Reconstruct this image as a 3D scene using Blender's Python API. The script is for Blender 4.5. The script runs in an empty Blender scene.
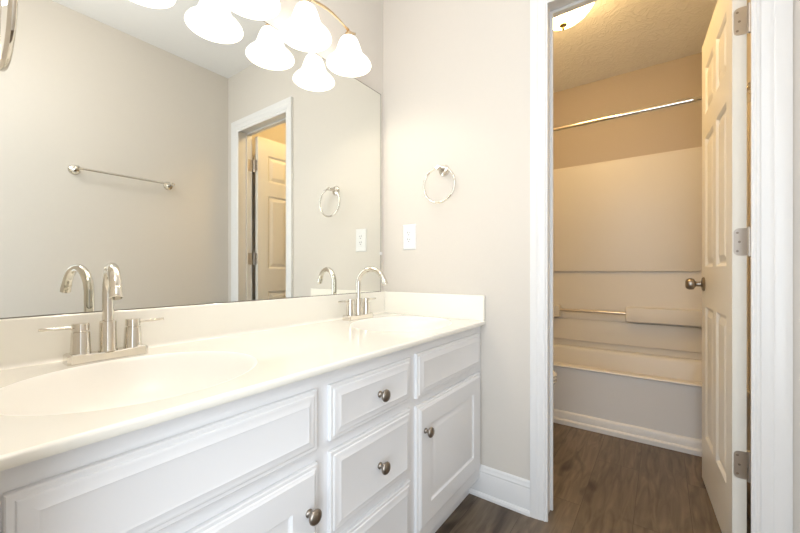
import bpy, bmesh, math, random
from mathutils import Vector, Matrix
random.seed(4)
PI = math.pi
S = bpy.context.scene
C = S.collection

# ------------------------------------------------------------------ camera
cam_data = bpy.data.cameras.new('camera')
cam = bpy.data.objects.new('camera', cam_data); C.objects.link(cam)
YAW = math.radians(36.0)
cam.location = (0, 0, 0.965)
cam.rotation_euler = (PI/2, 0, YAW - PI/2)
cam_data.sensor_width = 36
cam_data.lens = 36*360.93/800
cam_data.shift_y = (271.07-266.5)/800
cam_data.clip_start = 0.02
S.camera = cam

# ------------------------------------------------------------------ world, large lights, exposure
world = bpy.data.worlds.new('world'); S.world = world; world.use_nodes = True
wb = world.node_tree.nodes['Background']
wb.inputs[0].default_value = (0.86, 0.92, 1.0, 1); wb.inputs[1].default_value = 1.0

SHADE_E = 1.3
DOME_E = 15.5
BULB = 0.68

def area_light(name, loc, target, sx, sy, power, col):
    d = bpy.data.lights.new(name, 'AREA'); d.shape = 'RECTANGLE'; d.size = sx; d.size_y = sy
    d.energy = power; d.color = col
    o = bpy.data.objects.new(name, d); C.objects.link(o); o.location = loc
    o.rotation_euler = (Vector(target)-Vector(loc)).to_track_quat('-Z', 'Y').to_euler()
    return o
# added fill for unseen bedroom daylight, through the doorway the camera stands in
area_light('bedroom_daylight_fill', (-0.55, -0.12, 1.20), (0.9, 0.8, 1.2), 0.8, 1.8, 10.5, (0.80, 0.91, 1.0))
dl = bpy.data.lights.new('entry_fill_light', 'POINT'); dl.energy = 9; dl.shadow_soft_size = 0.15; dl.color = (1.0, 0.96, 0.92)
do = bpy.data.objects.new('entry_fill_light', dl); C.objects.link(do); do.location = (0.12, 0.40, 2.05)  # unseen light with no fixture, added to brighten the vanity room
S.view_settings.view_transform = 'Standard'
S.view_settings.look = 'None'
S.view_settings.gamma = 1.0
S.view_settings.use_curve_mapping = False
S.view_settings.exposure = 0.72

# ------------------------------------------------------------------ materials
def mat(name, col, rough=0.5, metal=0.0, coat=0.0, spec=0.5, emit=None, estr=0.0):
    m = bpy.data.materials.new(name); m.use_nodes = True
    b = m.node_tree.nodes['Principled BSDF']
    b.inputs['Base Color'].default_value = (*col, 1)
    b.inputs['Roughness'].default_value = rough
    b.inputs['Metallic'].default_value = metal
    b.inputs['Coat Weight'].default_value = coat
    b.inputs['Coat Roughness'].default_value = 0.08
    b.inputs['Specular IOR Level'].default_value = spec
    if emit:
        b.inputs['Emission Color'].default_value = (*emit, 1)
        b.inputs['Emission Strength'].default_value = estr
    return m

def node(m, t, **kw):
    n = m.node_tree.nodes.new(t)
    for k, v in kw.items():
        if hasattr(n, k): setattr(n, k, v)
    return n

def noisy(m, scale, amount, bump=0.0, dist=0.002, detail=3.0, mapscale=(1, 1, 1)):
    """small procedural tone variation and bump"""
    L = m.node_tree.links; b = m.node_tree.nodes['Principled BSDF']
    tc = node(m, 'ShaderNodeTexCoord'); mp = node(m, 'ShaderNodeMapping'); mp.inputs['Scale'].default_value = mapscale
    L.new(tc.outputs['Object'], mp.inputs['Vector'])
    n = node(m, 'ShaderNodeTexNoise'); n.inputs['Scale'].default_value = scale; n.inputs['Detail'].default_value = detail
    L.new(mp.outputs[0], n.inputs['Vector'])
    if amount:
        mix = node(m, 'ShaderNodeMix', data_type='RGBA')
        c = b.inputs['Base Color'].default_value
        mix.inputs[6].default_value = tuple(min(1, x*(1-amount)) for x in c[:3])+(1,)
        mix.inputs[7].default_value = tuple(min(1, x*(1+amount)) for x in c[:3])+(1,)
        L.new(n.outputs['Fac'], mix.inputs[0]); L.new(mix.outputs[2], b.inputs['Base Color'])
    if bump:
        bp = node(m, 'ShaderNodeBump'); bp.inputs['Strength'].default_value = bump; bp.inputs['Distance'].default_value = dist
        L.new(n.outputs['Fac'], bp.inputs['Height']); L.new(bp.outputs[0], b.inputs['Normal'])
    return m

M_wall = noisy(mat('wall_paint', (0.68, 0.64, 0.585), 0.6), 60, 0.01, 0.12, 0.001)
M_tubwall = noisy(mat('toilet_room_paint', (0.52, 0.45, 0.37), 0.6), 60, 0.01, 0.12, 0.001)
M_trim = noisy(mat('trim_white', (0.79, 0.79, 0.79), 0.30), 30, 0.005)
M_cab = noisy(mat('cabinet_white', (0.82, 0.82, 0.83), 0.33), 20, 0.006)
M_top = noisy(mat('cultured_marble', (0.92, 0.895, 0.82), 0.10, coat=0.4), 5, 0.012)
M_bowl = noisy(mat('marble_bowl', (0.91, 0.885, 0.83), 0.34, coat=0.06), 5, 0.01)
M_chrome = noisy(mat('polished_nickel', (0.74, 0.70, 0.63), 0.07, 1.0), 40, 0.01)
M_satin = noisy(mat('satin_nickel', (0.60, 0.56, 0.52), 0.30, 1.0), 60, 0.03)
M_knob = noisy(mat('antique_nickel', (0.33, 0.29, 0.25), 0.30, 1.0), 90, 0.10)
M_brass = noisy(mat('champagne_metal', (0.72, 0.56, 0.36), 0.25, 1.0), 40, 0.04)
M_bronze = noisy(mat('bronze', (0.42, 0.29, 0.13), 0.35, 1.0), 40, 0.05)
M_door = noisy(mat('door_paint', (0.84, 0.82, 0.76), 0.32), 30, 0.006)
M_fiber = noisy(mat('fiberglass', (0.74, 0.70, 0.635), 0.36, coat=0.0), 8, 0.006)
M_tub = noisy(mat('tub_enamel', (0.78, 0.76, 0.74), 0.32, coat=0.0), 8, 0.006)
M_china = noisy(mat('toilet_china', (0.80, 0.76, 0.70), 0.12, coat=0.5), 8, 0.006)
M_plate = noisy(mat('white_plastic', (0.80, 0.80, 0.80), 0.25), 30, 0.004)
M_dark = noisy(mat('dark_slot', (0.03, 0.03, 0.03), 0.6), 30, 0.02)
M_mirror = mat('mirror_silver', (0.86, 0.87, 0.83), 0.0, 1.0)
M_edge = noisy(mat('mirror_edge', (0.10, 0.085, 0.06), 0.2), 30, 0.02)
M_clip = noisy(mat('mirror_clip', (0.85, 0.85, 0.85), 0.2), 30, 0.02)

def lamp_glass(name, col, strength, alb=(0.9, 0.88, 0.84)):
    m = mat(name, alb, 0.25, emit=col, estr=strength)
    L = m.node_tree.links; b = m.node_tree.nodes['Principled BSDF']
    tc = node(m, 'ShaderNodeTexCoord'); n = node(m, 'ShaderNodeTexNoise'); n.inputs['Scale'].default_value = 14; n.inputs['Distortion'].default_value = 2.0
    L.new(tc.outputs['Object'], n.inputs['Vector'])
    mr = node(m, 'ShaderNodeMapRange'); mr.inputs['To Min'].default_value = strength*0.85; mr.inputs['To Max'].default_value = strength*1.15
    L.new(n.outputs['Fac'], mr.inputs['Value']); L.new(mr.outputs[0], b.inputs['Emission Strength'])
    return m
M_shade = lamp_glass('frosted_lit_glass', (1.0, 0.93, 0.84), SHADE_E)
M_shade_in = lamp_glass('frosted_lit_glass_inside', (1.0, 0.90, 0.76), 0.7)
M_dome = lamp_glass('dome_lit_glass', (1.0, 0.66, 0.27), DOME_E)

def ceiling_mat():
    m = mat('ceiling_stomp_texture', (0.90, 0.89, 0.87), 0.7)
    L = m.node_tree.links; b = m.node_tree.nodes['Principled BSDF']
    tc = node(m, 'ShaderNodeTexCoord')
    n1 = node(m, 'ShaderNodeTexNoise'); n1.inputs['Scale'].default_value = 7; n1.inputs['Detail'].default_value = 2; n1.inputs['Distortion'].default_value = 2.2
    w = node(m, 'ShaderNodeTexNoise'); w.inputs['Scale'].default_value = 8; w.inputs['Detail'].default_value = 3; w.inputs['Distortion'].default_value = 3.0
    for n in (n1, w): L.new(tc.outputs['Object'], n.inputs['Vector'])
    r = node(m, 'ShaderNodeValToRGB'); e = r.color_ramp.elements
    e[0].position = 0.43; e[0].color = (0, 0, 0, 1); e[1].position = 0.57; e[1].color = (0, 0, 0, 1)
    x = r.color_ramp.elements.new(0.50); x.color = (1, 1, 1, 1)
    L.new(w.outputs['Fac'], r.inputs[0])
    mul = node(m, 'ShaderNodeMath', operation='MULTIPLY'); L.new(r.outputs[0], mul.inputs[0]); L.new(n1.outputs['Fac'], mul.inputs[1])
    bp = node(m, 'ShaderNodeBump'); bp.inputs['Strength'].default_value = 0.42; bp.inputs['Distance'].default_value = 0.010
    L.new(mul.outputs[0], bp.inputs['Height']); L.new(bp.outputs[0], b.inputs['Normal'])
    return m
M_ceil = ceiling_mat()

def floor_mat():
    m = mat('vinyl_plank', (0.2, 0.15, 0.11), 0.42)
    L = m.node_tree.links; b = m.node_tree.nodes['Principled BSDF']
    tc = node(m, 'ShaderNodeTexCoord')
    mp = node(m, 'ShaderNodeMapping'); mp.inputs['Location'].default_value = (0.35, 0.092, 0)
    L.new(tc.outputs['Object'], mp.inputs['Vector'])
    br = node(m, 'ShaderNodeTexBrick'); br.offset = 0.37
    br.inputs['Color1'].default_value = (0, 0, 0, 1); br.inputs['Color2'].default_value = (1, 1, 1, 1)
    br.inputs['Mortar'].default_value = (0.5, 0.5, 0.5, 1)
    br.inputs['Scale'].default_value = 1.0; br.inputs['Mortar Size'].default_value = 0.0009
    br.inputs['Brick Width'].default_value = 1.22; br.inputs['Row Height'].default_value = 0.182
    L.new(mp.outputs[0], br.inputs['Vector'])
    # per-plank shift of the grain
    sep = node(m, 'ShaderNodeVectorMath', operation='SCALE'); sep.inputs['Scale'].default_value = 7.0
    L.new(br.outputs['Color'], sep.inputs[0])
    add = node(m, 'ShaderNodeVectorMath', operation='ADD')
    L.new(tc.outputs['Object'], add.inputs[0]); L.new(sep.outputs[0], add.inputs[1])
    g = node(m, 'ShaderNodeMapping'); g.inputs['Scale'].default_value = (1.5, 12, 1)
    L.new(add.outputs[0], g.inputs['Vector'])
    n = node(m, 'ShaderNodeTexNoise'); n.inputs['Scale'].default_value = 3.0; n.inputs['Detail'].default_value = 7; n.inputs['Distortion'].default_value = 1.2
    L.new(g.outputs[0], n.inputs['Vector'])
    g2 = node(m, 'ShaderNodeMapping'); g2.inputs['Scale'].default_value = (1.0, 2.6, 1)
    L.new(add.outputs[0], g2.inputs['Vector'])
    n2 = node(m, 'ShaderNodeTexNoise'); n2.inputs['Scale'].default_value = 3.4; n2.inputs['Detail'].default_value = 2; n2.inputs['Distortion'].default_value = 0.6
    L.new(g2.outputs[0], n2.inputs['Vector'])
    r = node(m, 'ShaderNodeValToRGB'); e = r.color_ramp.elements
    e[0].position = 0.30; e[0].color = (0.105, 0.074, 0.048, 1)
    e[1].position = 0.72; e[1].color = (0.215, 0.160, 0.108, 1)
    L.new(n.outputs['Fac'], r.inputs[0])
    # plank tone
    t = node(m, 'ShaderNodeMix', data_type='RGBA', blend_type='MULTIPLY'); t.inputs[0].default_value = 1.0
    pr = node(m, 'ShaderNodeMapRange'); pr.inputs['To Min'].default_value = 0.86; pr.inputs['To Max'].default_value = 1.14
    L.new(br.outputs['Color'], pr.inputs['Value'])
    L.new(r.outputs[0], t.inputs[6]); L.new(pr.outputs[0], t.inputs[7])
    # knots
    kr = node(m, 'ShaderNodeValToRGB'); k = kr.color_ramp.elements
    k[0].position = 0.29; k[0].color = (0.32, 0.28, 0.25, 1); k[1].position = 0.42; k[1].color = (1, 1, 1, 1)
    L.new(n2.outputs['Fac'], kr.inputs[0])
    t2 = node(m, 'ShaderNodeMix', data_type='RGBA', blend_type='MULTIPLY'); t2.inputs[0].default_value = 1.0
    L.new(t.outputs[2], t2.inputs[6]); L.new(kr.outputs[0], t2.inputs[7])
    # seams
    t3 = node(m, 'ShaderNodeMix', data_type='RGBA'); L.new(br.outputs['Fac'], t3.inputs[0])
    L.new(t2.outputs[2], t3.inputs[6]); t3.inputs[7].default_value = (0.05, 0.035, 0.025, 1)
    L.new(t3.outputs[2], b.inputs['Base Color'])
    bp = node(m, 'ShaderNodeBump'); bp.inputs['Strength'].default_value = 0.15; bp.inputs['Distance'].default_value = 0.001
    L.new(n.outputs['Fac'], bp.inputs['Height']); L.new(bp.outputs[0], b.inputs['Normal'])
    return m
M_floor = floor_mat()

# ------------------------------------------------------------------ mesh helpers
def box(bm, x0, x1, y0, y1, z0, z1):
    vs = [bm.verts.new(p) for p in ((x0,y0,z0),(x1,y0,z0),(x1,y1,z0),(x0,y1,z0),(x0,y0,z1),(x1,y0,z1),(x1,y1,z1),(x0,y1,z1))]
    for f in ((3,2,1,0),(4,5,6,7),(0,1,5,4),(1,2,6,5),(2,3,7,6),(3,0,4,7)):
        bm.faces.new([vs[i] for i in f])

def rings(bm, loops, cap0=True, cap1=True, closed=True):
    """connect equal-length loops of points"""
    vv = [[bm.verts.new(p) for p in lp] for lp in loops]
    n = len(vv[0])
    for a, b in zip(vv, vv[1:]):
        for i in range(n if closed else n-1):
            j = (i+1) % n
            bm.faces.new((a[i], a[j], b[j], b[i]))
    if cap0: bm.faces.new(list(reversed(vv[0])))
    if cap1: bm.faces.new(vv[-1])
    return vv

def frame_axes(d):
    d = d.normalized()
    u = Vector((0, 0, 1)) if abs(d.z) < 0.9 else Vector((1, 0, 0))
    a = d.cross(u).normalized(); b = a.cross(d).normalized()
    return a, b

def tube(bm, pts, r, n=16, closed=False, cap=True):
    """swept round tube along points; r is a number or list"""
    pts = [Vector(p) for p in pts]; m = len(pts)
    rs = r if isinstance(r, (list, tuple)) else [r]*m
    loops = []; a = None
    for i, p in enumerate(pts):
        if closed: d = pts[(i+1) % m]-pts[i-1]
        else: d = pts[min(i+1, m-1)]-pts[max(i-1, 0)]
        d.normalize()
        if a is None: a, b = frame_axes(d)
        else:
            a = (a-d*a.dot(d)).normalized(); b = a.cross(d).normalized()
        loops.append([p+(a*math.cos(t)+b*math.sin(t))*rs[i] for t in [2*PI*k/n for k in range(n)]])
    if closed: loops.append(loops[0])
    rings(bm, loops, cap and not closed, cap and not closed)
    if closed: bmesh.ops.remove_doubles(bm, verts=bm.verts, dist=1e-6)

def lathe(bm, prof, origin, axis=(0, 0, 1), n=32, cap0=True, cap1=True):
    """prof: list of (radius, distance along axis)"""
    ax = Vector(axis).normalized(); a, b = frame_axes(ax); o = Vector(origin)
    rings(bm, [[o+ax*h+(a*math.cos(2*PI*k/n)+b*math.sin(2*PI*k/n))*max(r, 1e-4) for k in range(n)] for r, h in prof], cap0, cap1)

def obj(name, bm, m, parent=None, smooth=None, bevel=0, mats=None, seg=2):
    bmesh.ops.recalc_face_normals(bm, faces=bm.faces)
    me = bpy.data.meshes.new(name); bm.to_mesh(me); bm.free()
    for x in (mats or [m]): me.materials.append(x)
    o = bpy.data.objects.new(name, me); C.objects.link(o)
    if parent:
        o.parent = parent
        if parent.type == 'EMPTY' or parent.parent or True:
            bpy.context.view_layer.update()
            o.matrix_parent_inverse = parent.matrix_world.inverted()
    if smooth is not None:
        me.polygons.foreach_set('use_smooth', [True]*len(me.polygons))
        if smooth < 180: me.set_sharp_from_angle(angle=math.radians(smooth))
    if bevel:
        md = o.modifiers.new('bevel', 'BEVEL'); md.width = bevel; md.segments = seg; md.limit_method = 'ANGLE'; md.angle_limit = math.radians(40)
    return o

def thing(name, label, cat, loc=(0, 0, 0), group=None):
    o = bpy.data.objects.new(name, None); C.objects.link(o); o.location = loc; o.empty_display_size = 0.05
    o['label'] = label; o['category'] = cat
    if group: o['group'] = group
    bpy.context.view_layer.update()
    return o

def tag(o, label, cat, group=None):
    o['label'] = label; o['category'] = cat
    if group: o['group'] = group
    return o

def struct(name, bm, m, label, cat, **kw):
    o = obj(name, bm, m, **kw); o['kind'] = 'structure'; o['label'] = label; o['category'] = cat
    return o

B = bmesh.new

# ------------------------------------------------------------------ dimensions
XE, XE2 = 1.4643, 1.580        # end wall, both faces
WM, WO = 1.1704, -0.363        # mirror wall and opposite wall faces
XN = 0.030                     # near wall face
XB = 3.165                     # wall behind the tub
ZC = 2.44
JR, JL = -0.235, 0.366         # door jamb faces
ZH = 2.011                     # head of opening

# ------------------------------------------------------------------ structure
bm = B(); box(bm, -1.2, XB+0.12, WO-0.12, WM+0.12, -0.05, 0)
struct('floor', bm, M_floor, 'brown wood-look plank floor running from the vanity into the tub room', 'floor')
M_ceil2 = noisy(mat('ceiling_paint', (0.88, 0.88, 0.88), 0.7), 40, 0.01, 0.15, 0.002)
bm = B(); box(bm, -1.2, XE+0.05, WO-0.12, WM+0.12, ZC, ZC+0.05)
struct('ceiling', bm, M_ceil2, 'white ceiling over the vanity, seen in the mirror', 'ceiling')
bm = B(); box(bm, XE+0.05, XB+0.12, WO-0.12, WM+0.12, ZC, ZC+0.05)
struct('ceiling', bm, M_ceil, 'golden-lit ceiling of the tub room with brushed stomp texture', 'ceiling')
bm = B(); box(bm, -0.085, XB+0.12, WM, WM+0.12, 0, ZC)
struct('wall_left', bm, M_wall, 'beige wall behind the big mirror and vanity', 'wall')
bm = B(); box(bm, -0.085, XB+0.12, WO-0.12, WO, 0, ZC)
struct('wall_right', bm, M_wall, 'beige wall opposite the mirror, seen reflected with the towel bar', 'wall')
bm = B()
box(bm, XE, XE2, WO, JR-0.018, 0, ZC); box(bm, XE, XE2, JL+0.018, WM, 0, ZC); box(bm, XE, XE2, JR-0.018, JL+0.018, ZH+0.018, ZC)
struct('wall_end', bm, M_wall, 'beige end wall with the doorway, towel ring and outlet', 'wall')
bm = B(); box(bm, XB, XB+0.12, WO, WM, 0, ZC)
struct('wall_back', bm, M_tubwall, 'beige wall above the tub surround in the far room', 'wall')
bm = B()
box(bm, -0.085, XN, 0.46, WM, 0, ZC); box(bm, -0.085, XN, WO, -0.325, 0, ZC); box(bm, -0.085, XN, -0.325, 0.46, 2.03, ZC)
struct('wall_near', bm, M_wall, 'beige near wall with the entrance doorway beside the vanity', 'wall')

# door frame (jamb with stop)
bm = B()
for (x0, x1, e) in ((XE-0.001, XE2+0.001, 0.0), (1.535, 1.5445, 0.010)):
    box(bm, x0, x1, JR-0.018, JR+e, 0, ZH+0.018)
    box(bm, x0, x1, JL-e, JL+0.018, 0, ZH+0.018)
    box(bm, x0, x1, JR+e, JL-e, ZH-e, ZH+0.018)
struct('trim_1', bm, M_trim, 'white door jamb and stop lining the doorway', 'door frame', bevel=0.0012)

# casing: profile (across width from inner edge 0..1, protrusion)
CPROF = [(0.0, 0.0), (0.0, 0.008), (0.03, 0.0095), (0.10, 0.0095), (0.14, 0.0125), (0.20, 0.013), (0.25, 0.011), (0.30, 0.012),
         (0.42, 0.0145), (0.50, 0.0155), (0.56, 0.0148), (0.60, 0.0165), (0.93, 0.0178), (1.0, 0.0165), (1.0, 0.0)]
def casing(name, xf, sgn, yr0, yr1, yl0, yl1, z0, z1, label):
    """miter-jointed casing round the opening; inner edges yr0,yl0,z0; outer yr1,yl1,z1"""
    bm = B()
    path = []
    for f in range(4):
        lp = []
        for t, d in CPROF:
            y = (yr0+(yr1-yr0)*t) if f < 2 else (yl0+(yl1-yl0)*t)
            z = 0.0 if f in (0, 3) else z0+(z1-z0)*t
            lp.append((xf+sgn*d, y, z))
        path.append(lp)
    rings(bm, path)
    return struct(name, bm, M_trim, label, 'door casing', smooth=25)
casing('trim_2', XE, -1, -0.2105, -0.2925, 0.3565, 0.4206, 1.996, 2.076, 'white moulded casing around the doorway on the vanity side')
casing('trim_3', XE2, 1, -0.2410, -0.3050, 0.3740, 0.4400, 2.016, 2.080, 'white moulded casing around the doorway on the tub side')

# baseboards: profile (protrusion, z)
BPROF = [(0, 0), (0.020, 0), (0.020, 0.010), (0.016, 0.018), (0.0125, 0.020), (0.0125, 0.098), (0.0105, 0.104), (0.0115, 0.110), (0.008, 0.118), (0.007, 0.126), (0.003, 0.131), (0, 0.132)]
def baseboard(name, p0, p1, nrm, label):
    bm = B(); nx, ny = nrm
    rings(bm, [[(p[0]+nx*d, p[1]+ny*d, z) for d, z in BPROF] for p in (p0, p1)])
    return struct(name, bm, M_trim, label, 'baseboard', smooth=25)
baseboard('baseboard_end', (XE, 0.4206), (XE, 0.684), (-1, 0), 'white baseboard between the cabinet and the door casing')
baseboard('baseboard_right', (XN, WO), (XE, WO), (0, 1), 'white baseboard along the wall opposite the mirror')
baseboard('baseboard_side', (XE2, WM), (2.44, WM), (0, -1), 'white baseboard behind the toilet')
baseboard('baseboard_tub', (XE2, WO), (2.44, WO), (0, 1), 'white baseboard behind the open door')

# ------------------------------------------------------------------ door (open into the tub room)
def panel_rings(bm, w, h, prof, place, cap_back=True):
    """nested rectangles; prof = (inset, height); place(u, v, t) -> point"""
    loops = []
    for i, t in prof:
        loops.append([place(i, i, t), place(w-i, i, t), place(w-i, h-i, t), place(i, h-i, t)])
    rings(bm, loops, cap_back, True)

HX, HY = 1.602, -0.1862        # near top-left edge of the leaf (face towards the opening)
DA = math.radians(3.6)
du = Vector((math.cos(DA), math.sin(DA), 0)); dn = Vector((-math.sin(DA), math.cos(DA), 0))   # along leaf, out of visible face
DW, DH, DT = 0.585, 1.995, 0.0350
def dpt(u, v, t): return Vector((HX, HY, 0.008))+du*u+dn*t+Vector((0, 0, v))
cols = ((0.085, 0.265), (0.320, 0.500)); rows = ((0.215, 0.80), (0.975, 1.55), (1.655, 1.865))
def door_face(bm, t0, sg):
    us = sorted({0, DW, *[x for c in cols for x in c]}); vs_ = sorted({0, DH, *[x for r in rows for x in r]})
    for i in range(len(us)-1):
        for j in range(len(vs_)-1):
            a, b_, c, d = us[i], us[i+1], vs_[j], vs_[j+1]
            if (a, b_) in cols and (c, d) in rows:
                pr = [(0, 0), (0.007, -0.004), (0.012, -0.009), (0.019, -0.009), (0.040, -0.002), (0.042, -0.0015)]
                loops = []
                for ins, dep in pr:
                    loops.append([dpt(a+ins, c+ins, t0+sg*dep), dpt(b_-ins, c+ins, t0+sg*dep), dpt(b_-ins, d-ins, t0+sg*dep), dpt(a+ins, d-ins, t0+sg*dep)])
                rings(bm, loops, False, True)
            else:
                bm.faces.new([bm.verts.new(dpt(*q, t0)) for q in ((a, c), (b_, c), (b_, d), (a, d))])
bm = B()
door_face(bm, 0.0, 1); door_face(bm, -DT, -1)
for q in (((0,0),(DW,0)), ((DW,0),(DW,DH)), ((DW,DH),(0,DH)), ((0,DH),(0,0))):
    bm.faces.new([bm.verts.new(p) for p in (dpt(*q[0], 0), dpt(*q[1], 0), dpt(*q[1], -DT), dpt(*q[0], -DT))])
bmesh.ops.remove_doubles(bm, verts=bm.verts, dist=1e-5)
door = struct('door_1', bm, M_door, 'open six-panel white door with hinges and a round knob', 'door')
# knob pair
for s in (1, -1):
    bm = B(); t0 = 0.0 if s == 1 else -DT
    base = dpt(DW-0.062, 0.898, t0); ax = dn*s
    lathe(bm, [(0.0, -0.001), (0.031, -0.001), (0.032, 0.003), (0.028, 0.008), (0.016, 0.010), (0.0115, 0.013), (0.011, 0.028), (0.016, 0.033), (0.024, 0.037), (0.0265, 0.045), (0.0262, 0.054), (0.023, 0.062), (0.017, 0.066), (0.012, 0.065), (0.0, 0.064)], base, ax, 28)
    obj('door_knob', bm, M_knob, door, smooth=40)
# hinges
hinge_first = None
for i, zc_ in enumerate((0.335, 1.060, 1.778)):
    bm = B()
    # leaf on the door edge: a plate with rounded free corners
    hh, r = 0.0445, 0.014
    pts = []
    for cz, a0 in ((hh-r, 0), (-(hh-r), 1)):
        for k in range(7):
            a = PI/2*k/6
            if a0 == 0: pts.append((r*math.cos(a)*-1, cz+r*math.sin(a)) if False else (-0.001-0.026-r*math.sin(a) if False else 0, 0))
    pts = [(-0.0345, 0)]
    outline = []
    # coordinates: t across the door thickness (0 near face .. negative away), z
    t_out = -0.003; t_in = -0.036
    outline.append((t_in, -hh)); outline.append((t_in, hh))
    for k in range(7):
        a = PI/2*k/6; outline.append((t_out-r+r*math.sin(a), hh-r+r*math.cos(a)))
    for k in range(7):
        a = PI/2*k/6; outline.append((t_out-r+r*math.cos(a), -hh+r-r*math.sin(a)))
    l0 = [dpt(-0.0002, zc_-0.008+z, t) for t, z in outline]; l1 = [dpt(-0.0022, zc_-0.008+z, t) for t, z in outline]
    rings(bm, [l0, l1])
    # jamb leaf
    box(bm, XE2-0.040, XE2+0.004, JR-0.001, JR+0.0022, zc_-hh, zc_+hh)
    h = obj('hinge', bm, M_satin if i else M_satin, door, smooth=30)
    bm = B()
    pc = Vector((XE2+0.0165, JR+0.0075, 0))
    for a, b_ in ((-0.0445, -0.0272), (-0.0266, -0.0092), (-0.0086, 0.0086), (0.0092, 0.0266), (0.0272, 0.0445)):
        lathe(bm, [(0.0055, a), (0.0055, b_)], (pc.x, pc.y, zc_), n=16)
    lathe(bm, [(0.003, -0.049), (0.0058, -0.047), (0.0058, -0.0445)], (pc.x, pc.y, zc_), n=16)
    lathe(bm, [(0.0058, 0.0445), (0.0058, 0.047), (0.003, 0.049)], (pc.x, pc.y, zc_), n=16)
    obj('hinge_pin', bm, M_satin, h, smooth=40)
    for t, z in ((-0.012, 0.030), (-0.017, 0.0), (-0.012, -0.030)):
        bm = B(); lathe(bm, [(0, 0.0), (0.0038, 0.0), (0.0034, 0.0008), (0, 0.001)], dpt(-0.0022, zc_-0.008+z, t), -du, 14)
        obj('screw', bm, M_knob, h, smooth=60)

# ------------------------------------------------------------------ vanity cabinet
YC, YD = 0.634, 0.617          # face frame, door faces
van = thing('vanity_cabinet', 'long white vanity cabinet with raised-panel drawers and doors under the cream top', 'vanity', (0.75, 0.90, 0))
CX0, CX1, CZ = XN+0.002, XE-0.001, 0.7345
bm = B()
box(bm, CX0, CX0+0.016, YC+0.018, WM-0.004, 0.082, CZ); box(bm, CX1-0.016, CX1, YC+0.018, WM-0.004, 0.082 if False else 0.135, CZ); box(bm, CX1-0.016, CX1, 0.70, WM-0.004, 0, 0.135)
box(bm, CX0, CX1, WM-0.010, WM-0.002, 0, CZ); box(bm, CX0+0.016, CX1-0.016, YC+0.018, WM-0.010, 0.09, 0.105)
box(bm, 0.553, 0.569, YC+0.018, WM-0.010, 0.105, 0.70); box(bm, 0.912, 0.928, YC+0.018, WM-0.010, 0.105, 0.70)
obj('carcass', bm, M_cab, van)
bm = B()
st = [(CX0, 0.085), (0.526, 0.594), (0.885, 0.953), (1.413, CX1)]
for a, b_ in st: box(bm, a, b_, YC, YC+0.018, 0.082, CZ)
for (a, b_) in ((0.085, 0.526), (0.594, 0.885), (0.953, 1.413)):
    box(bm, a, b_, YC, YC+0.018, 0.685, CZ); box(bm, a, b_, YC, YC+0.018, 0.082, 0.150); box(bm, a, b_, YC, YC+0.018, 0.530, 0.582)
box(bm, 0.594, 0.885, YC, YC+0.018, 0.322, 0.362)
bmesh.ops.remove_doubles(bm, verts=bm.verts, dist=1e-5)
obj('face_frame', bm, M_cab, van)
bm = B(); box(bm, CX0, CX1, 0.685, 0.700, 0.0, 0.088); box(bm, CX0, CX1-0.018, 0.677, 0.685, 0.0, 0.060)
obj('toe_board', bm, M_cab, van, bevel=0.002)

T = YC-0.0005
DRPROF = [(0, 0), (0, 0.0085), (0.002, 0.0105), (0.009, 0.0105), (0.0105, 0.0125), (0.013, 0.0135), (0.016, 0.0135), (0.029, 0.0172), (0.031, 0.0165), (0.033, 0.0160)]
DOORPROF = [(0, 0), (0, 0.0085), (0.002, 0.0105), (0.008, 0.0110), (0.0100, 0.0135), (0.013, 0.0145), (0.016, 0.0170), (0.074, 0.0170), (0.077, 0.0120), (0.080, 0.0105), (0.084, 0.0105), (0.100, 0.0165), (0.102, 0.0168)]
def front(name, x0, x1, z0, z1, prof):
    bm = B()
    panel_rings(bm, x1-x0, z1-z0, prof, lambda u, v, t: Vector((x0+u, T-t, z0+v)))
    return obj(name, bm, M_cab, van, smooth=22)
KN = [(0, 0), (0.0085, 0), (0.009, 0.0025), (0.0065, 0.0045), (0.0052, 0.008), (0.0058, 0.0125), (0.010, 0.0155), (0.0150, 0.0185), (0.0165, 0.0215), (0.0158, 0.0250), (0.012, 0.0280), (0.006, 0.0295), (0, 0.030)]
def knob(x, z, par):
    bm = B(); lathe(bm, KN, (x, T-0.0165, z), (0, -1, 0), 28)
    obj('knob', bm, M_knob, par, smooth=50)
front('false_front', 0.069, 0.544, 0.566, 0.701, DRPROF)
front('false_front', 0.949, 1.430, 0.562, 0.704, DRPROF)
for z0, z1, kz in ((0.569, 0.699, 0.633), (0.346, 0.543, 0.440), (0.133, 0.325, 0.232)):
    d = front('drawer_front', 0.583, 0.914, z0, z1, DRPROF); knob(0.756, kz, d)
d = front('cabinet_door', 0.069, 0.546, 0.133, 0.536, DOORPROF); knob(0.514, 0.443, d)
d = front('cabinet_door', 0.949, 1.432, 0.133, 0.538, DOORPROF); knob(0.987, 0.452, d)

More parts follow.
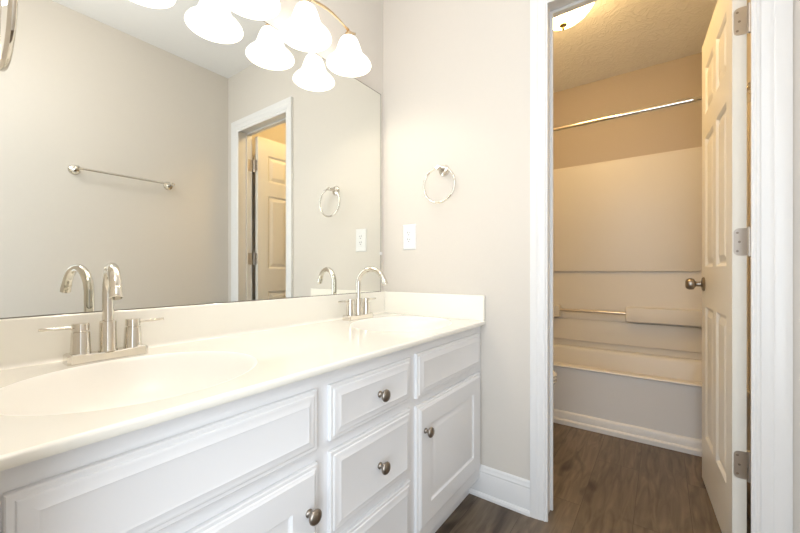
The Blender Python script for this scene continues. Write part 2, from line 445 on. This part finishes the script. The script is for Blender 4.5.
# ------------------------------------------------------------------ countertop with moulded bowls
ZT, ZB_ = 0.7531, 0.7353
YF = 0.610
top = thing('countertop', 'cream cultured marble vanity top with two moulded oval basins and backsplash', 'countertop', (0.75, 0.89, ZB_))
SINKS = ((0.292, 0.862), (1.200, 0.862)); SA, SB = 0.224, 0.196
X0, X1, Y0, Y1 = XN+0.001, XE-0.0005, YF+0.006, WM-0.001
bm = B()
XM = 0.757
NA = 96
def top_quad(x0, x1, cx, cy):
    n = NA; inner = []; outer = []
    corners = [math.atan2(yy-cy, xx-cx) % (2*PI) for xx in (x0, x1) for yy in (Y0, Y1)]
    ang = sorted([2*PI*k/n for k in range(n)]+corners)
    for a in ang:
        c_, s_ = math.cos(a), math.sin(a)
        k = 1/math.sqrt((c_/SA)**2+(s_/SB)**2)
        inner.append(bm.verts.new((cx+c_*k, cy+s_*k, ZT)))
        ts = []
        if c_ > 1e-9: ts.append((x1-cx)/c_)
        if c_ < -1e-9: ts.append((x0-cx)/c_)
        if s_ > 1e-9: ts.append((Y1-cy)/s_)
        if s_ < -1e-9: ts.append((Y0-cy)/s_)
        t = min(ts); outer.append(bm.verts.new((cx+c_*t, cy+s_*t, ZT)))
    m = len(ang)
    for i in range(m):
        j = (i+1) % m
        try: bm.faces.new((inner[i], inner[j], outer[j], outer[i]))
        except Exception: pass
top_quad(X0, XM, *SINKS[0]); top_quad(XM, X1, *SINKS[1])
bmesh.ops.remove_doubles(bm, verts=bm.verts, dist=1e-6)
# rounded nose along the front
nose = [(Y0, ZT)]+[(Y0-0.006*math.sin(a), ZT-0.006+0.006*math.cos(a)) for a in [PI/2*k/6 for k in range(1, 7)]]+[(YF, ZB_+0.004), (YF+0.0015, ZB_+0.001), (YF+0.004, ZB_), (YF+0.03, ZB_)]
rings(bm, [[(x, y, z) for y, z in nose] for x in (X0, X1)], False, False, closed=False)
topslab = obj('counter_slab', bm, M_top, top, smooth=35)
for cx, cy in SINKS:
    bm = B(); loops = []
    prof = [(1.0, 0.0), (0.985, 0.0006), (0.97, 0.0022), (0.955, 0.0055), (0.94, 0.010), (0.92, 0.018), (0.89, 0.030), (0.84, 0.049), (0.76, 0.070), (0.66, 0.088), (0.54, 0.101), (0.40, 0.110), (0.25, 0.115), (0.12, 0.1175), (0.10, 0.118)]
    for k, dz in prof:
        sh = (1-k)*0.02
        loops.append([(cx+SA*k*math.cos(2*PI*i/NA)*(1 if k > .2 else SB/SA), cy+sh+SB*k*math.sin(2*PI*i/NA), ZT-dz) for i in range(NA)])
    rings(bm, loops, False, True)
    bowl = obj('sink_basin', bm, M_bowl, top, smooth=60)
    bm = B(); lathe(bm, [(0, 0), (0.022, 0), (0.023, 0.002), (0.020, 0.003), (0.014, 0.002), (0.013, 0.006), (0, 0.0075)], (cx, cy+0.018, ZT-0.1178), n=28)
    obj('drain', bm, M_chrome, bowl, smooth=40)
ZS = 0.8608
bm = B(); box(bm, X0, X1, WM-0.021, WM-0.0008, ZT-0.0005, ZS)
obj('backsplash', bm, M_top, top, bevel=0.003, seg=3)
bm = B(); box(bm, XE-0.020, XE-0.0006, YF+0.001, WM-0.0212, ZT-0.0005, ZS)
obj('side_splash', bm, M_top, top, bevel=0.003, seg=3)
# soft cove where the top meets the splash
bm = B(); cv = [(0, 0)]+[(0.009-0.009*math.sin(a), 0.009-0.009*math.cos(a)) for a in [PI/2*k/6 for k in range(7)]]
rings(bm, [[(x, WM-0.021-p, ZT+q) for p, q in cv] for x in (X0, XE-0.020)])
obj('cove', bm, M_top, top, smooth=50)

# ------------------------------------------------------------------ mirror
MZ0, MZ1, MX0, MX1 = ZS+0.0005, 1.8694, XN+0.006, XE-0.028
mir = thing('vanity_mirror', 'large frameless wall mirror standing on the cream backsplash', 'mirror', (0.75, WM-0.003, MZ0))
bm = B()
vs = [bm.verts.new(p) for p in ((MX0+.003, WM-0.0062, MZ0+.0015), (MX1-.003, WM-0.0062, MZ0+.0015), (MX1-.003, WM-0.0062, MZ1-.003), (MX0+.003, WM-0.0062, MZ1-.003))]
bm.faces.new(vs); 
ext = bmesh.ops.extrude_face_region(bm, geom=list(bm.faces)); bmesh.ops.translate(bm, verts=[v for v in ext['geom'] if isinstance(v, bmesh.types.BMVert)], vec=(0, 0.0005, 0))
obj('mirror_glass', bm, M_mirror, mir)
bm = B(); box(bm, MX0, MX1, WM-0.0056, WM-0.0005, MZ0, MZ1)
obj('mirror_backing', bm, M_edge, mir)
bm = B(); lathe(bm, [(0, 0), (0.008, 0), (0.008, 0.003), (0.004, 0.0045), (0, 0.005)], (MX1+0.0005, WM-0.0062, 1.055), (0, -1, 0), 20)
obj('mirror_clip', bm, M_clip, mir, smooth=40)

# ------------------------------------------------------------------ faucets
def faucet(cx, cy, rot, label):
    t = thing('faucet', label, 'faucet', (cx, cy, ZT), 'twin-handle gooseneck faucets on the vanity top')
    # base: blocky ends, concave waist, arched top
    bm = B(); loops = []
    W = 0.078; n = 24
    for i in range(n+1):
        u = -1+2*i/n; x = cx+W*u
        a = abs(u)
        hy = 0.0175+0.0065*max(0, (a-0.30)/0.7)**1.2
        hz = 0.020-0.006*math.cos(min(1, a/0.85)*PI/2)**0.5*0.0
        hz = 0.0235 if a > 0.72 else 0.0235-0.0045*(1-(a/0.72)**2)
        if a < 0.24: hz = 0.0235-0.0045*(1-(0.24/0.72)**2)
        e = 0.0025
        if i in (0, n): hy -= 0.004; hz -= 0.003
        loops.append([(x, cy-hy, ZT+0.0002), (x, cy+hy, ZT+0.0002), (x, cy+hy, ZT+hz-e), (x, cy+hy-e, ZT+hz), (x, cy-hy+e, ZT+hz), (x, cy-hy, ZT+hz-e)])
    rings(bm, loops)
    obj('base_plate', bm, M_chrome, t, smooth=30)
    # spout
    bm = B(); r = 0.0115
    d = Vector((math.sin(rot), -math.cos(rot), 0)); o = Vector((cx, cy, ZT))
    R = 0.064
    pts = [o+Vector((0, 0, 0.085)), o+Vector((0, 0, 0.12)), o+Vector((0, 0, 0.154))]
    zc_ = 0.1550
    for k in range(1, 29):
        a = PI*k/28*0.88
        pts.append(o+d*(R-R*math.cos(a))+Vector((0, 0, zc_+R*math.sin(a)*1.02)))
    e = (pts[-1]-pts[-2]).normalized()
    pts.append(pts[-1]+e*0.026)
    tube(bm, pts, r, 24)
    sp = obj('spout', bm, M_chrome, t, smooth=50)
    bm = B(); tube(bm, [pts[-1]-e*0.022, pts[-1]-e*0.021, pts[-1]+e*0.001, pts[-1]+e*0.002], [0.0115, 0.0123, 0.0123, 0.0112], 24)
    obj('aerator', bm, M_chrome, sp, smooth=40)
    bm = B(); lathe(bm, [(0.0190, 0.020), (0.0190, 0.022), (0.0175, 0.024), (0.0168, 0.088), (0.0160, 0.0915), (0.0120, 0.0925)], o, n=32)
    obj('spout_collar', bm, M_chrome, t, smooth=40)
    for s in (-1, 1):
        c = o+Vector((0.0508*s, 0, 0))
        bm = B(); lathe(bm, [(0.0195, 0.020), (0.0190, 0.026), (0.0170, 0.070), (0.0165, 0.0715), (0.0130, 0.0720), (0.0130, 0.0735)], c, n=32)
        obj('valve_body', bm, M_chrome, t, smooth=35)
        bm = B(); lathe(bm, [(0.0155, 0.0738), (0.0160, 0.0745), (0.0160, 0.0895), (0.0152, 0.091), (0, 0.0915)], c, n=32)
        h = obj('handle', bm, M_chrome, t, smooth=35)
        bm = B(); tube(bm, [c+Vector((s*0.012, 0, 0.0825)), c+Vector((s*0.030, 0, 0.0828)), c+Vector((s*0.0695, 0, 0.0838)), c+Vector((s*0.070, 0, 0.0838))], [0.0036, 0.0034, 0.0032, 0.0026], 14)
        obj('lever', bm, M_chrome, h, smooth=50)
    return t
faucet(0.292, 1.088, -0.16, 'polished gooseneck faucet on the nearer basin at the left of the photo')
faucet(1.184, 1.088, 0.20, 'polished gooseneck faucet on the far basin near the end wall')

# ------------------------------------------------------------------ vanity light fixture
BX = [0.420, 0.644, 0.867, 1.091]; BY, ZR, ZN = 1.0555, 1.8215, 1.938
fx = thing('vanity_light', 'four-lamp vanity light with frosted bell shades on a wavy champagne bar over the mirror', 'light fixture', (0.755, WM, 1.97))
bm = B(); lathe(bm, [(0, 0.0005), (0.062, 0.0005), (0.062, 0.006), (0.052, 0.016), (0.020, 0.020), (0, 0.021)], (0.755, WM, 1.985), (0, -1, 0), 36)
obj('wall_plate', bm, M_brass, fx, smooth=40)
def bz(x, ph=0): return 1.968+0.024*abs(math.sin(PI*(x-BX[0])/0.2237))**1.0 if ph == 0 else 1.968+0.011*math.sin(PI*(x-BX[0])/0.2237*1.0)**2
for ph, r in ((0, 0.0042), (1, 0.0030)):
    bm = B(); pts = []
    x = BX[0]-0.045 if ph == 0 else BX[0]; x1 = BX[3]+0.045 if ph == 0 else BX[3]
    k = 0
    while x <= x1+1e-6:
        if x < BX[0]: z = 1.968+0.010*((BX[0]-x)/0.045)**2
        elif x > BX[3]: z = 1.968+0.010*((x-BX[3])/0.045)**2
        else: z = bz(x, ph)
        pts.append((x, BY+(0.004 if ph == 0 else -0.004), z)); x += 0.0075
    tube(bm, pts, r, 12)
    obj('curved_bar' if ph == 0 else 'inner_bar', bm, M_brass, fx, smooth=60)
bm = B(); tube(bm, [(0.755, WM-0.018, 1.985), (0.755, 1.10, 1.990), (0.755, BY+0.004, 1.990)], 0.007, 14)
obj('support_arm', bm, M_brass, fx, smooth=60)
SH = [(0.018, 1.9375), (0.028, 1.934), (0.036, 1.925), (0.0425, 1.910), (0.0480, 1.893), (0.0530, 1.876), (0.0610, 1.860), (0.0740, 1.846), (0.0850, 1.836), (0.0915, 1.8265), (0.0925, 1.8225), (0.0905, 1.8212),
      (0.0885, 1.8240), (0.0825, 1.8335), (0.0715, 1.8430), (0.0585, 1.8560), (0.0500, 1.8730), (0.0450, 1.892), (0.0395, 1.908), (0.033, 1.921), (0.025, 1.929), (0.016, 1.932)]
for x in BX:
    bm = B(); lathe(bm, [(0.006, 1.966), (0.010, 1.962), (0.016, 1.954), (0.022, 1.944), (0.0225, 1.936), (0.018, 1.9345)], (x, BY, 0), n=24)
    cup = obj('lamp_holder', bm, M_brass, fx, smooth=40)
    bm = B(); lathe(bm, SH[:12], (x, BY, 0), n=48, cap0=False, cap1=False); nf = len(bm.faces)
    lathe(bm, SH[11:], (x, BY, 0), n=48, cap0=False, cap1=True)
    bm.faces.ensure_lookup_table()
    for i, f in enumerate(bm.faces): f.material_index = 0 if i < nf else 1
    bmesh.ops.remove_doubles(bm, verts=bm.verts, dist=1e-6)
    obj('lamp_shade', bm, M_shade, fx, smooth=80, mats=[M_shade, M_shade_in])
    bd = bpy.data.lights.new('bulb', 'POINT'); bd.energy = BULB; bd.shadow_soft_size = 0.022; bd.color = (1.0, 0.90, 0.76)
    bo = bpy.data.objects.new('bulb', bd); C.objects.link(bo); bo.location = (x, BY, 1.862); bo.parent = fx
    bo.matrix_parent_inverse = fx.matrix_world.inverted()

# ------------------------------------------------------------------ towel rings, towel bar
def towel_ring(wall_x, sx, y, zm, label, R=0.0855, swing=0.0, off=0.052):
    t = thing('towel_ring', label, 'towel ring', (wall_x, y, zm), 'towel rings beside the vanity')
    bm = B(); lathe(bm, [(0, 0), (0.027, 0), (0.027, 0.003), (0.024, 0.008), (0.015, 0.011), (0.0095, 0.014), (0.0085, 0.040), (0.0105, off-0.006), (0.0105, off+0.007), (0, off+0.008)], (wall_x+sx*0.0005, y, zm), (sx, 0, 0), 28)
    obj('post', bm, M_chrome, t, smooth=40)
    bm = B(); c = Vector((wall_x+sx*off, y, zm-R+0.004))
    pts = [c+Vector((sx*swing*(1-math.cos(a))*0.5*0+sx*swing*(1-math.sin(a))*0.5, R*math.cos(a), R*math.sin(a))) for a in [2*PI*k/64 for k in range(64)]]
    tube(bm, pts, 0.0048, 12, closed=True)
    obj('ring', bm, M_chrome, t, smooth=60)
towel_ring(XE, -1, 0.811, 1.427, 'polished round towel ring on the end wall above the outlet', R=0.079)
towel_ring(XN, 1, 0.774, 1.410, 'towel ring on the near wall, cut off by the left edge of the photo', R=0.075, swing=0.0, off=0.056)
tb = thing('towel_bar', 'slim polished towel bar on the wall opposite, seen in the mirror', 'towel bar', (0.807, WO, 1.54))
for x in (0.568, 1.046):
    bm = B(); lathe(bm, [(0, 0), (0.028, 0), (0.028, 0.003), (0.025, 0.008), (0.015, 0.011), (0.0095, 0.015), (0.0085, 0.055), (0.011, 0.060), (0.011, 0.078), (0, 0.080)], (x, WO+0.0005, 1.537), (0, 1, 0), 28)
    obj('post', bm, M_chrome, tb, smooth=40)
bm = B(); tube(bm, [(0.568, WO+0.069, 1.537), (1.046, WO+0.069, 1.537)], 0.0068, 16)
obj('bar', bm, M_chrome, tb, smooth=60)

# ------------------------------------------------------------------ outlet
ol = thing('power_outlet', 'white duplex outlet plate on the end wall beside the mirror', 'outlet', (XE, 1.005, 1.132))
bm = B(); pw, ph = 0.076, 0.124
panel_rings(bm, pw, ph, [(0, 0), (0, 0.002), (0.004, 0.0055), (0.006, 0.006)], lambda u, v, t: Vector((XE-0.0003-t, 1.005-pw/2+u, 1.132-ph/2+v)))
plate = obj('cover_plate', bm, M_plate, ol)
bm = B(); box(bm, XE-0.0075, XE-0.006, 1.005-0.0165, 1.005+0.0165, 1.132-0.034, 1.132+0.034)
face = obj('receptacle', bm, M_plate, ol, bevel=0.001)
for dz in (0.0165, -0.0165):
    bm = B()
    for dy, h in ((-0.006, 0.0075), (0.006, 0.009)):
        box(bm, XE-0.0079, XE-0.0074, 1.005+dy-0.0013, 1.005+dy+0.0013, 1.132+dz+0.001, 1.132+dz+0.001+h)
    lathe(bm, [(0, 0), (0.0025, 0), (0.0025, 0.0004), (0, 0.0004)], (XE-0.0074, 1.005, 1.132+dz-0.006), (-1, 0, 0), 12)
    obj('socket_slots', bm, M_dark, face)
for dz in (0.048, -0.048):
    bm = B(); lathe(bm, [(0, 0), (0.003, 0), (0.0025, 0.001), (0, 0.0012)], (XE-0.0062, 1.005, 1.132+dz), (-1, 0, 0), 12)
    obj('screw', bm, M_plate, plate, smooth=60)

# ------------------------------------------------------------------ bathtub
TX, TZ = 2.449, 0.368
def rrect(x0, x1, y0, y1, r, z, n=8):
    p = []
    for cx, cy, a0 in ((x1-r, y1-r, 0), (x0+r, y1-r, PI/2), (x0+r, y0+r, PI), (x1-r, y0+r, 1.5*PI)):
        for k in range(n+1):
            a = a0+PI/2*k/n; p.append((cx+r*math.cos(a), cy+r*math.sin(a), z))
    return p
tub = thing('bathtub', 'alcove bathtub with smooth apron across the far room', 'bathtub', (2.80, 0.40, 0))
ty0, ty1, tx1 = WO+0.002, WM-0.002, 3.148
L_ = [rrect(TX+0.012, tx1, ty0, ty1, 0.004, 0.002), rrect(TX+0.012, tx1, ty0, ty1, 0.004, TZ-0.03),
      rrect(TX+0.010, tx1, ty0, ty1, 0.004, TZ-0.016), rrect(TX+0.002, tx1, ty0, ty1, 0.004, TZ-0.011), rrect(TX, tx1, ty0, ty1, 0.004, TZ-0.006), rrect(TX+0.004, tx1, ty0, ty1, 0.004, TZ-0.001), rrect(TX+0.010, tx1, ty0, ty1, 0.004, TZ),
      rrect(TX+0.070, tx1-0.045, ty0+0.08, ty1-0.08, 0.10, TZ), rrect(TX+0.078, tx1-0.053, ty0+0.088, ty1-0.088, 0.10, TZ-0.006),
      rrect(TX+0.085, tx1-0.060, ty0+0.10, ty1-0.10, 0.10, TZ-0.03), rrect(TX+0.115, tx1-0.09, ty0+0.16, ty1-0.16, 0.10, TZ-0.24),
      rrect(TX+0.14, tx1-0.115, ty0+0.20, ty1-0.20, 0.09, TZ-0.275), rrect(TX+0.20, tx1-0.17, ty0+0.27, ty1-0.27, 0.06, TZ-0.29)]
bm = B(); rings(bm, L_)
obj('tub_shell', bm, M_tub, tub, smooth=40)
bm = B(); pf = [(0, 0.0), (0.026, 0.0), (0.026, 0.024), (0.022, 0.030), (0.014, 0.033), (0.013, 0.066), (0.010, 0.073), (0.004, 0.078), (0, 0.078)]
rings(bm, [[(TX+0.0118-p, y, z+0.001) for p, z in pf] for y in (ty0, ty1)])
obj('apron_foot', bm, M_tub, tub, smooth=30)

# surround
sr = thing('tub_surround', 'moulded fibreglass surround lining the alcove above the bathtub', 'tub surround', (3.1, 0.40, TZ))
bm = B()
# back lower wall sheet, side sheets with coved corners: plan outline extruded
def plan(off, r=0.06):
    x0, x1, y0, y1 = TX+0.02, XB-0.016-off, WO+0.018+off, WM-0.018-off
    p = [(x0, WO+0.001), (x0, y0)]
    for k in range(9):
        a = -PI/2+PI/2*k/8; p.append((x1-r+r*math.cos(a), y0+r+r*math.sin(a)))
    for k in range(9):
        a = PI/2*k/8; p.append((x1-r+r*math.cos(a), y1-r+r*math.sin(a)))
    p.append((x0, y1)); p.append((x0, WM-0.001)); return p
def sheet(bm, o0, z0, z1):
    a = plan(o0); n = len(a)
    outer = [(TX+0.02, WO+0.001)]*2+[(XB-0.001, WO+0.001)]*9+[(XB-0.001, WM-0.001)]*9+[(TX+0.02, WM-0.001)]*2
    lp = []
    for z in (z0, z1-0.004): lp.append([(x, y, z) for x, y in a])
    lp.append([(x+(0.003 if x > TX+0.1 else 0), y, z1) for x, y in a])
    lp.append([(x, y, z1) for x, y in outer])
    rings(bm, lp, False, False, closed=False)
sheet(bm, 0.0, TZ+0.001, 1.802)
obj('surround_wall', bm, M_fiber, sr, smooth=35)
# raised upper panel with rounded corners, lower end at the crease
def rpanel(name, y0, y1, z0, z1, xa, dep, r, par, m=None, soft=0.006):
    bm = B(); loops = []
    def lp(ins, x):
        rr = max(r-ins, 0.002)
        pts = []
        for cy, cz, a0 in ((y1-ins-rr, z1-ins-rr, 0), (y0+ins+rr, z1-ins-rr, PI/2), (y0+ins+rr, z0+ins+rr, PI), (y1-ins-rr, z0+ins+rr, 1.5*PI)):
            for k in range(9):
                a = a0+PI/2*k/8; pts.append((x, cy+rr*math.cos(a), cz+rr*math.sin(a)))
        return pts
    loops.append(lp(0, xa)); loops.append(lp(0, xa-dep+soft))
    for k in range(1, 5):
        a = PI/2*k/4; loops.append(lp(soft*(1-math.cos(a)), xa-dep+soft-soft*math.sin(a)))
    rings(bm, loops)
    return obj(name, bm, m or M_fiber, par, smooth=50)
rpanel('upper_panel', -0.225, 1.04, 0.962, 1.790, 3.150, 0.020, 0.04, sr)
rpanel('soap_ledge', -0.225, 0.214, 0.600, 0.703, 3.151, 0.085, 0.012, sr)
rpanel('soap_ledge', 0.664, 1.04, 0.598, 0.692, 3.151, 0.085, 0.012, sr)
rpanel('lower_panel', -0.225, 1.04, 0.416, 0.586, 3.150, 0.018, 0.006, sr, soft=0.006)
bm = B(); tube(bm, [(3.095, 0.665, 0.655), (3.095, 0.213, 0.655)], 0.0115, 16)
obj('grab_bar', bm, M_satin, sr, smooth=60)

# shower rod
sh = thing('shower_rod', 'chrome shower curtain rod across the tub alcove', 'shower rod', (2.50, 0.40, 1.886))
bm = B(); tube(bm, [(2.50, WO+0.003, 1.887), (2.50, 0.42, 1.887)], 0.0135, 18)
obj('rod', bm, M_chrome, sh, smooth=60)
bm = B(); tube(bm, [(2.50, 0.40, 1.887), (2.50, WM-0.003, 1.887)], 0.0115, 18)
obj('inner_rod', bm, M_chrome, sh, smooth=60)
for y, s in ((WO, 1), (WM, -1)):
    bm = B(); lathe(bm, [(0, 0.0008), (0.030, 0.0008), (0.030, 0.006), (0.020, 0.014), (0.0145, 0.018)], (2.50, y, 1.887), (0, s, 0), 28)
    obj('end_flange', bm, M_chrome, sh, smooth=40)

# ------------------------------------------------------------------ toilet (mostly behind the end wall)
tl = thing('toilet', 'cream toilet just peeking past the left side of the doorway', 'toilet', (2.015, 0.80, 0))
def egg(cx, yb, yf, w, z, n=40):
    """egg outline: yb back (large y), yf front tip"""
    cy = yb-(yb-yf)*0.42; pts = []
    for k in range(n):
        a = 2*PI*k/n; s_ = math.sin(a)
        ry = (yb-cy) if s_ > 0 else (cy-yf)
        pts.append((cx+w*math.cos(a), cy+ry*s_, z))
    return pts
TCX = 2.015
bm = B()
rings(bm, [egg(TCX, 1.02, 0.62, 0.105, 0.001), egg(TCX, 1.02, 0.62, 0.105, 0.03), egg(TCX, 1.00, 0.65, 0.090, 0.10), egg(TCX, 1.00, 0.62, 0.105, 0.20), egg(TCX, 0.99, 0.53, 0.150, 0.30), egg(TCX, 0.98, 0.460, 0.178, 0.365), egg(TCX, 0.97, 0.448, 0.183, 0.385), egg(TCX, 0.97, 0.47, 0.178, 0.392)])
obj('bowl', bm, M_china, tl, smooth=60)
bm = B(); rings(bm, [egg(TCX, 0.955, 0.452, 0.182, 0.394), egg(TCX, 0.955, 0.448, 0.187, 0.400), egg(TCX, 0.955, 0.452, 0.184, 0.410)])
obj('seat', bm, M_china, tl, smooth=50)
bm = B(); rings(bm, [egg(TCX, 0.955, 0.454, 0.182, 0.411), egg(TCX, 0.955, 0.449, 0.186, 0.417), egg(TCX, 0.955, 0.456, 0.180, 0.427), egg(TCX, 0.94, 0.49, 0.155, 0.432)])
obj('lid', bm, M_china, tl, smooth=50)
bm = B(); box(bm, TCX-0.21, TCX+0.21, 0.985, WM-0.012, 0.385, 0.72); obj('tank', bm, M_china, tl, bevel=0.018, seg=4)
bm = B(); box(bm, TCX-0.22, TCX+0.22, 0.975, WM-0.004, 0.722, 0.755); obj('tank_lid', bm, M_china, tl, bevel=0.008, seg=3)
bm = B(); box(bm, TCX-0.10, TCX+0.10, 0.93, 1.07, 0.20, 0.384); obj('tank_support', bm, M_china, tl, bevel=0.02, seg=3)
bm = B(); tube(bm, [(TCX-0.15, 0.986, 0.66), (TCX-0.15, 0.970, 0.66), (TCX-0.15, 0.965, 0.66), (TCX-0.07, 0.962, 0.655)], [0.012, 0.010, 0.006, 0.005], 14)
obj('flush_lever', bm, M_chrome, tl, smooth=60)

# ------------------------------------------------------------------ ceiling dome light in the tub room
LX, LY = 2.00, 0.413
cl = thing('ceiling_light', 'glowing frosted dome ceiling light with bronze finial in the tub room', 'ceiling light', (LX, LY, ZC))
bm = B(); lathe(bm, [(0.02, ZC-0.001), (0.175, ZC-0.001), (0.180, ZC-0.010), (0.178, ZC-0.024), (0.160, ZC-0.032), (0.02, ZC-0.034)], (LX, LY, 0), n=48)
obj('canopy', bm, M_bronze, cl, smooth=40)
bm = B(); dome = []
for k in range(15):
    a = PI/2*k/14; dome.append((0.168*math.cos(a)+0.0, 2.408-0.170*math.sin(a)))
lathe(bm, dome, (LX, LY, 0), n=56)
obj('glass_dome', bm, M_dome, cl, smooth=60)
bm = B(); lathe(bm, [(0, 2.243), (0.004, 2.242), (0.017, 2.236), (0.019, 2.230), (0.012, 2.226), (0.005, 2.221), (0.007, 2.215), (0.005, 2.209), (0, 2.206)], (LX, LY, 0), n=24)
obj('finial', bm, M_bronze, cl, smooth=50)
